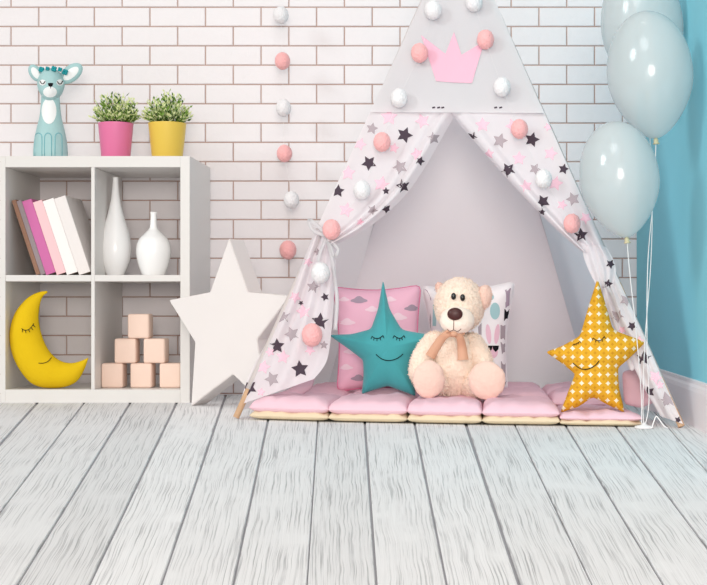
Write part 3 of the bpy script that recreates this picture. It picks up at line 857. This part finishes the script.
for x, y, s, m in ((359, 301, 6, 'cloudgrey'), (412, 309, 5.5, 'cloudgrey'), (358.5, 379, 5.5, 'cloudgrey'), (347, 323, 6, 'cloudpale'), (398, 318, 6.5, 'cloudpale'), (352, 352, 6, 'cloudpale'), (372, 310, 5, 'cloudpale'), (344, 300, 4, 'cloudpale'), (346, 368, 5, 'cloudpale'), (390, 300, 4.5, 'cloudpale')): cloud(mb, x, y, s, M[m])
cv = mb.build('cover', root)
mb = MB(); tube(mb, rim+[rim[0]], .0028, M['piping'], 6); o = mb.build('piping', cv); o['label'] = 'darker rose piping'
p0, n = lean_plane(468, 391, 4.08, .16)
mb = MB(); root = empty('pillow', p0, 'white square pillow with bunny print behind the teddy bear', 'pillow')
rim = puff(mb, edge_curve([(421, 285.5), (516, 281), (508, 392), (430, 392)], 6), p0, n, .05, .085, M['wpillow'], 2, 12, centre=(469, 340), wr=.003)
mb.bake()
mb.decal([(495+5*math.cos(a), 311+8.5*math.sin(a)) for a in [i*PI/8 for i in range(16)]], M['pteal'])
mb.decal([(490+4*math.cos(a), 297+3.5*math.sin(a)) for a in [i*PI/8 for i in range(16)]], M['pteal'])
for x, t in ((488.5, -.12), (497, .12)): mb.decal([(x+2.6*math.cos(a)+t*9*math.sin(-a), 334+10*math.sin(a)) for a in [i*PI/8 for i in range(16)]], M['spink'])
mb.decal([(492.5+5.5*math.cos(a), 352+6.5*math.sin(a)) for a in [i*PI/8 for i in range(16)]], M['spink'])
mb.bake()
for x in (489.3, 495.7): mb.decal([(x-3.3, 345.6), (x+3.3, 345.6), (x+2.6, 349.4), (x, 352), (x-2.6, 349.4)], M['ink'])
mb.decal([(490.5, 355), (494.5, 355), (492.5, 357.5)], M['crown'])
for pts, m in (([(505, 290), (511, 288), (510, 308), (505.5, 308)], 'cloudgrey'), ([(504.5, 309), (509.5, 309), (508.5, 322), (504, 321)], 'ink'), ([(500.5, 325), (505.5, 325), (505, 340), (500.5, 339)], 'sgrey'), ([(500.5, 342), (505, 343), (506.5, 356), (502, 354)], 'sgrey'),
               ([(501, 361), (506, 362), (505.5, 377), (501.5, 375)], 'sgrey'), ([(501.5, 381), (506.5, 381), (506, 391), (502, 390)], 'ink'), ([(478, 327), (481.5, 323), (481.5, 335), (478.5, 334)], 'sgrey'),
               ([(424.5, 289), (437, 288.5), (431, 301)], 'cloudgrey'), ([(427, 290), (434.5, 290), (431, 298)], 'wpillow'), ([(433, 304), (437, 304), (436, 326), (432.5, 326)], 'pteal'), ([(427.5, 314), (430.5, 313), (431, 331), (428.5, 331)], 'sgrey')): mb.decal(pts, M[m], .0012 if m != 'wpillow' else .0022)
cv = mb.build('cover', root)
mb = MB(); tube(mb, rim+[rim[0]], .0016, M['wpillow'], 6); mb.build('piping', cv)

# star cushions
def lashes(mb, px, down, m, w):
    mb.stroke(smooth_line(px, 12), w, m)
    L = smooth_line(px, 4)
    for i, (x, y) in enumerate(L):
        mb.stroke([(x, y), (x+(i-2)*.5, y+down)], w*.8, m)
p0, n = lean_plane(388, 396.5, 3.895, .10)
mb = MB()
pts = [(383, 279), (389.5, 309), (402, 330), (439, 336), (424, 347), (414, 358), (413, 375), (416, 396.5), (404, 392), (388, 386), (374, 390), (361.5, 394.5), (363.5, 377), (363, 360), (350, 350), (328.5, 335), (352, 334), (371, 329), (378, 309)]
puff(mb, pts, p0, n, .05, .08, M['teal'], 9, 14, centre=(388, 349), power=.6, relax=45)
mb.bake()
lashes(mb, [(372, 336.3), (375, 338.2), (379, 338.2), (383, 335.6)], 2.6, M['ink'], .0012)
lashes(mb, [(394, 335.6), (398, 338), (401, 338), (404, 335.5)], 2.6, M['ink'], .0012)
mb.stroke(smooth_line([(376, 354.5), (382, 359), (389, 360.6), (397, 358.5), (403, 354)], 16), .0013, M['ink'])
tag(mb.build('star_cushion'), 'teal star cushion with sleeping smiling face against the pink pillow', 'cushion', 'star cushions')
p0, n = P(592, 411, 3.60), V((-.17, -.98, .02))
mb = MB()
pts = [(597.5, 278), (605, 302), (613, 330), (646, 342), (632, 356), (618, 368), (619, 388), (625, 413), (610, 406), (593, 397), (578, 407), (560, 413), (568, 392), (575, 374), (563, 364), (545.5, 352), (562, 346), (580, 336), (588, 308)]
puff(mb, pts, p0, n, .052, .085, M['mustard'], 9, 14, centre=(595, 357), power=.6, relax=45)
mb.bake()
lashes(mb, [(593, 338), (597, 340.5), (601, 340), (604.5, 336.5)], 2.4, M['ink'], .0011)
lashes(mb, [(573.5, 344), (576, 343.8), (580, 341.5)], 1.6, M['ink'], .0009)
mb.stroke(smooth_line([(573, 363), (580, 368.5), (588, 369), (595, 365.5), (599, 361)], 16), .0012, M['ink'])
tag(mb.build('star_cushion'), 'mustard yellow star cushion with white diamond pattern by the right tent flap', 'cushion', 'star cushions')

# ------------------------------------------------------------------ teddy bear
def tufts_on(e, seg, m):
    b = MB(); n0 = getattr(e, 'n0', None)
    if n0 is None: e.n0 = n0 = len(e.f)
    b.v = e.v; b.f = [f for f in e.f[:n0] if len(f) == 4]
    vs = []; fs = []
    for f in b.f:
        p = [e.v[i] for i in f]; u, w_ = random.random(), random.random()
        c = p[0]*(1-u)*(1-w_)+p[1]*u*(1-w_)+p[2]*u*w_+p[3]*(1-u)*w_; n = (p[2]-p[0]).cross(p[3]-p[1])
        if n.length < 1e-12: continue
        n.normalize(); r = V((random.uniform(-1, 1), random.uniform(-1, 1), random.uniform(-1, 1)))
        ctr = e.v[f[0]]*0
        d = (n+r*.55+V((0, 0, -.35))).normalized(); sd = d.cross(r).normalized()*.001; o = len(vs); L_ = .006*random.uniform(.6, 1.2)
        c = c-n*.001; vs += [c-sd, c+sd, c+d*L_*.6+sd*.6, c+d*L_, c+d*L_*.6-sd*.6]; fs.append([o, o+1, o+2, o+3, o+4])
    e.add(vs, fs, m)
def teddy():
    k = 3.85/F
    root = empty('teddy_bear', P(456, 398, 3.86), 'cream teddy bear with tan bow sitting on the pink mattress', 'teddy bear')
    fu = dict(fuzz=.0026, fs_=150)
    mb = MB(); blob(mb, P(454, 364, 3.87), (29*k, .078, 36*k), M['fur'], sub=5, **fu); tufts(mb, M['fur'], .007, .0011, .55); mb.build('body', root)
    # head
    mb = MB(); hc = P(459.5, 305, 3.845); blob(mb, hc, (25*k, .068, 27.5*k), M['fur'], sub=5, **fu); tufts(mb, M['fur'], .006, .001, .6); hd = mb.build('head', root)
    for x, y, rx, rz, Y, a in ((484.5, 297, 7.2, 12, 3.828, .12), (441, 290, 4.6, 8, 3.875, -.4)):
        e = MB(); blob(e, P(x, y, Y), (rx*k, .017, rz*k), M['furpink'], Matrix.Rotation(a, 3, 'Y'), sub=4, fuzz=.0016, fs_=110); tufts(e, M['furpink'], .005, .001, .6); e.build('ear', hd)
    mz = MB(); mc = P(457, 320.5, 3.778); blob(mz, mc, (17*k, .036, 14*k), M['muzzle'], sub=5, fuzz=.001, fs_=160); mz.bake()
    mz.stroke([(454, 318), (453.7, 324), (453.6, 330)], .0011, M['stitch'], .0008)
    mz.stroke(smooth_line([(447, 329), (450, 331.3), (453.6, 330), (457.5, 331.5), (461, 329)], 10), .0009, M['stitch'], .0008)
    mz.build('muzzle', hd)
    e = MB(); blob(e, P(455, 314, 3.741), (7.6*k, .010, 6.2*k), M['nose'], sub=3); e.build('nose', hd)
    for x, y in ((453.6, 296.3), (462.6, 297.6)):
        e = MB(); blob(e, P(x, y, 3.776), (2.5*k, .006, 3.5*k), M['eye'], sub=3); e.build('eye', hd)
    def limb(name, pts, rad, m=M['fur']):
        e = MB(); L = smooth_line([tuple(P(*p)) for p in pts], 16); R = smooth_line([(r*k,) for r in rad], 16)
        tube(e, L, [r[0] for r in R], m, 22, True); fuzzify(e, .003, 95)
        for q_ in range(5): tufts_on(e, 22, m)
        return e.build(name, root)
    limb('arm', [(434, 342, 3.85), (424, 356, 3.82), (420, 372, 3.80), (425, 384, 3.79)], [11, 11.5, 11, 9])
    limb('arm', [(473, 342, 3.85), (480, 354, 3.83), (484, 367, 3.82), (485, 380, 3.82)], [9.5, 10, 10, 9])
    limb('leg', [(441, 384, 3.87), (435, 383, 3.81), (430, 380, 3.785)], [13, 14, 14.5])
    limb('leg', [(464, 385, 3.87), (477, 384, 3.82), (486, 381.5, 3.795)], [14, 15, 16])
    for x, y, rx, rz, Y, yaw in ((428.8, 379.5, 15.6, 18.5, 3.745, .12), (487, 380.5, 18.2, 18.8, 3.75, -.18)):
        e = MB(); blob(e, P(x, y, Y), (rx*k, .017, rz*k), M['furpink'], Matrix.Rotation(yaw, 3, 'Z'), sub=4, fuzz=.0018, fs_=70); o = e.build('foot', root); o['label'] = 'pinkish plush sole'
    # bow
    e = MB()
    def rib(pts, w, m):
        L = smooth_line(pts, 16); vs = []; fs = []
        for i, p in enumerate(L):
            a = L[max(i-1, 0)]; b = L[min(i+1, 16)]; dx, dy = b[0]-a[0], b[1]-a[1]; l = math.hypot(dx, dy) or 1
            ww = w[0]+(w[1]-w[0])*i/16
            for s in (-1, 0, 1): vs.append(P(p[0]-dy/l*ww*s, p[1]+dx/l*ww*s, p[2]+(.003 if s == 0 else 0)))
        n = len(vs); vs += [v+V((0, .0015, 0)) for v in vs]
        for i in range(16):
            for s in (0, 1):
                a = 3*i+s; fs += [[a, a+1, a+4, a+3], [n+a, n+a+3, n+a+4, n+a+1]]
            a = 3*i; fs += [[a, a+3, n+a+3, n+a], [a+2, n+a+2, n+a+5, a+5]]
        fs += [[0, 1, n+1, n], [1, 2, n+2, n+1]]
        e.add(vs, fs, m)
    rb = M['ribbon']
    rib([(453, 334, 3.762), (446, 335, 3.760), (440, 341, 3.768), (430, 357, 3.772)], (2.6, 5.2), rb)
    rib([(455, 334, 3.762), (460, 338, 3.762), (462, 348, 3.775), (463, 360, 3.77)], (2.8, 5.6), rb)
    rib([(453, 333, 3.762), (448, 331, 3.757), (445, 333.5, 3.762), (448, 335.5, 3.764), (453, 334, 3.762)], (1.3, 1.3), rb)
    rib([(455, 333, 3.762), (460, 331, 3.758), (464, 333, 3.765), (460, 335.5, 3.766), (455, 334, 3.762)], (1.3, 1.3), rb)
    blob(e, P(454, 334, 3.758), (3.4*k, .007, 3*k), rb, sub=3)
    o = e.build('bow', root); o['label'] = 'tan satin ribbon bow'
teddy()

# ------------------------------------------------------------------ garlands
def garland(nodes, pos, label, rpx, ends=()):
    pts = [pos(x, y) for x, y, c, s in nodes]
    allp = [pos(*e) for e in ends[:1]]+pts+[pos(*e) for e in ends[1:]]
    root = empty('pompom_garland', pts[-1], label, 'garland', 'pompom garlands')
    mb = MB(); tube(mb, [V(p) for p in smooth_line([tuple(p) for p in allp], 60)], .0004, M['string'], 5); mb.build('cord', root)
    for (x, y, c, s), p in zip(nodes, pts):
        mb = MB(); r = rpx*s*p.y/F
        blob(mb, p, (r*.92, r*.92, r*1.06), M['pompink'] if c == 'p' else M['pomwhite'], sub=5, fuzz=.0016, fs_=330)
        o = mb.build('pompom', root); o['label'] = 'pink wool pompom' if c == 'p' else 'white wool pompom'
garland([(281, 15, 'w', 1), (282.5, 61, 'p', 1), (283.5, 108, 'w', 1), (284.5, 153.5, 'p', 1), (291.5, 200, 'w', 1), (288, 250, 'p', 1.1)], lambda x, y: P(x, y, YW-.095),
        'pink and white pompom garland hanging down the brick wall left of the tent', 8.2, ((281, -40),))
garland([(433, 10, 'w', 1), (419.5, 53, 'p', 1), (399, 98, 'w', 1), (382, 142, 'p', 1), (362, 190, 'w', 1), (331.5, 229.5, 'p', 1.05), (320.5, 273, 'w', 1.1), (312, 335, 'p', 1.2)], lambda x, y: T(x, y, .05),
        'pompom garland hanging down the left front edge of the tent', 9.2, ((443, -30),))
garland([(474, 2, 'w', 1), (485.5, 39.5, 'p', 1), (502, 87, 'w', 1), (519.5, 129, 'p', 1), (543.5, 179, 'w', 1), (572, 223.5, 'p', 1)], lambda x, y: T(x, y, .05),
        'pompom garland hanging down the right front edge of the tent', 9.2, ((466, -30),))

# ------------------------------------------------------------------ balloons
def balloon(cx, cy, rx, ry, Y, knot, anchor, label, path):
    c = P(cx, cy, Y); k = Y/F; r = rx*k; h = ry*k; kn = P(knot[0], knot[1], Y)
    root = empty('balloon', kn, label, 'balloon', 'white balloons by the blue wall')
    axis = (c-kn).normalized(); ln = (c-kn).length
    rot = V((0, 0, 1)).rotation_difference(axis).to_matrix()
    pr = []
    for i in range(41):
        t = PI*i/40; z = -math.cos(t)
        zz = z*h if z > 0 else z*(ln-.006); rr = r*math.sin(t)
        if z < 0: rr *= (1-.28*(-z)**2.0)
        pr.append((max(rr, .0015), zz))
    mb = MB(); lathe(mb, c, pr, M['balloon'], 48, 1, rot); sk = mb.build('skin', root)
    mb = MB(); lathe(mb, kn, [(.0015, .010), (.004, .006), (.0065, .001), (.0055, -.003), (.009, -.007), (.007, -.008), (.001, -.006)], M['gold'], 16, 1, rot); mb.build('knot', sk)
    pts = [tuple(kn)]+[tuple(P(*p)) for p in path]+[tuple(anchor)]
    mb = MB(); tube(mb, [V(p) for p in smooth_line(pts, 40)], .0012, M['string'], 6); mb.build('string', root)
AN = G(644, 428.5)
balloon(650, 74, 43, 63, 3.50, (656, 141), AN+V((.004, .0, .012)), 'large white balloon in front, with its knot against the blue wall', [(654, 190, 3.5), (648, 260, 3.5), (647, 340, 3.49), (649, 400, 3.49)])
balloon(619.5, 179, 40, 58, 3.42, (627, 240), AN+V((-.006, 0, .012)), 'lowest white balloon, just right of the tent', [(630, 275, 3.43), (636, 330, 3.45), (641, 390, 3.48)])
balloon(642, 26, 41, 62, 3.77, (648, 96), AN+V((0, .006, .012)), 'highest white balloon, cut by the top edge, behind the large one', [(652, 190, 3.74), (651, 260, 3.68), (645, 340, 3.58), (643, 400, 3.53)])
mb = MB(); lathe(mb, AN, [(.001, .0005), (.022, .0005), (.024, .003), (.022, .006), (.008, .009), (.003, .014), (.001, .015)], M['string'], 28)
bw = tag(mb.build('balloon_weight'), 'small flat white weight holding the balloon strings on the floor', 'balloon weight')
mb = MB()
zz = [(641, 429), (651, 428.5), (653, 424), (656, 416.5), (659, 419), (664, 426), (668, 431)]
pts = [P(x, y, 3.47) for x, y in zz]
for p in pts: p.z = max(p.z, .0025)
tube(mb, [V(p) for p in smooth_line([tuple(p) for p in pts], 40)], .0017, M['string'], 6)
tag(mb.build('ribbon_end'), 'loose white string end bent upright on the floor by the balloon weight', 'string')

# ------------------------------------------------------------------ light
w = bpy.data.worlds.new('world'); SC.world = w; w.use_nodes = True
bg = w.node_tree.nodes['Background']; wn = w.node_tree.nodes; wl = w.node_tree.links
# sky shaped as added fill for the interiors and floor: brighter towards -Y and +Z, dim to the sides
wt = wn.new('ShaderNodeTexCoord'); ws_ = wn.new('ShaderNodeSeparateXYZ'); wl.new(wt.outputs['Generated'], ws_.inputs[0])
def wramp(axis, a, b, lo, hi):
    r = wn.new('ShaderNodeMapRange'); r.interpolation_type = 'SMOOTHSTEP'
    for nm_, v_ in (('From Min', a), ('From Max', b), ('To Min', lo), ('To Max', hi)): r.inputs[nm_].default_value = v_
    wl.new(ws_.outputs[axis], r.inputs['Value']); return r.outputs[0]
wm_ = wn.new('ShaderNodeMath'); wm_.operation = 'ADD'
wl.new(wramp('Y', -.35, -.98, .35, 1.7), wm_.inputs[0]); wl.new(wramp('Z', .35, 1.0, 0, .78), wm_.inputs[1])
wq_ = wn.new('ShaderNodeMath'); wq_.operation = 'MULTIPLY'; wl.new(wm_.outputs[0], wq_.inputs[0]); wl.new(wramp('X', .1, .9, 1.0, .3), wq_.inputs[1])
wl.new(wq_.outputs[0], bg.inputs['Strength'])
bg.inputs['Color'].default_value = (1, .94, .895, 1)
sd = bpy.data.lights.new('window_sun', 'SUN'); so = bpy.data.objects.new('window_sun', sd); COL.objects.link(so)
sd.energy = 1.2; sd.angle = math.radians(15); sd.color = (.86, .98, 1)
so.rotation_euler = V((1, .72, -.52)).to_track_quat('-Z', 'Y').to_euler(); so.location = (-3, 0, 3)
def fill_light(name, loc, aim, size, power, col):
    d = bpy.data.lights.new(name, 'AREA'); d.shape = 'DISK'; d.size = size; d.energy = power; d.color = col
    o = bpy.data.objects.new(name, d); COL.objects.link(o); o.location = loc
    o.rotation_euler = (V(aim)-V(loc)).to_track_quat('-Z', 'Y').to_euler()
fill_light('front_fill', (.15, -1.4, 1.05), (-.1, 4.4, .55), 1.5, 150, (1, .93, .86))  # unseen fill added behind the camera to lift tent and shelf interiors
fill_light('right_side_fill', (-.2, 1.9, 2.3), (.6, 4.7, .8), .8, 12, (.95, .98, 1))  # unseen fill added high in front to brighten the right-hand walls and balloons
SC.view_settings.view_transform = 'Standard'; SC.view_settings.look = 'None'; SC.view_settings.gamma = 1
SC.view_settings.use_curve_mapping = False; SC.view_settings.exposure = -0.54
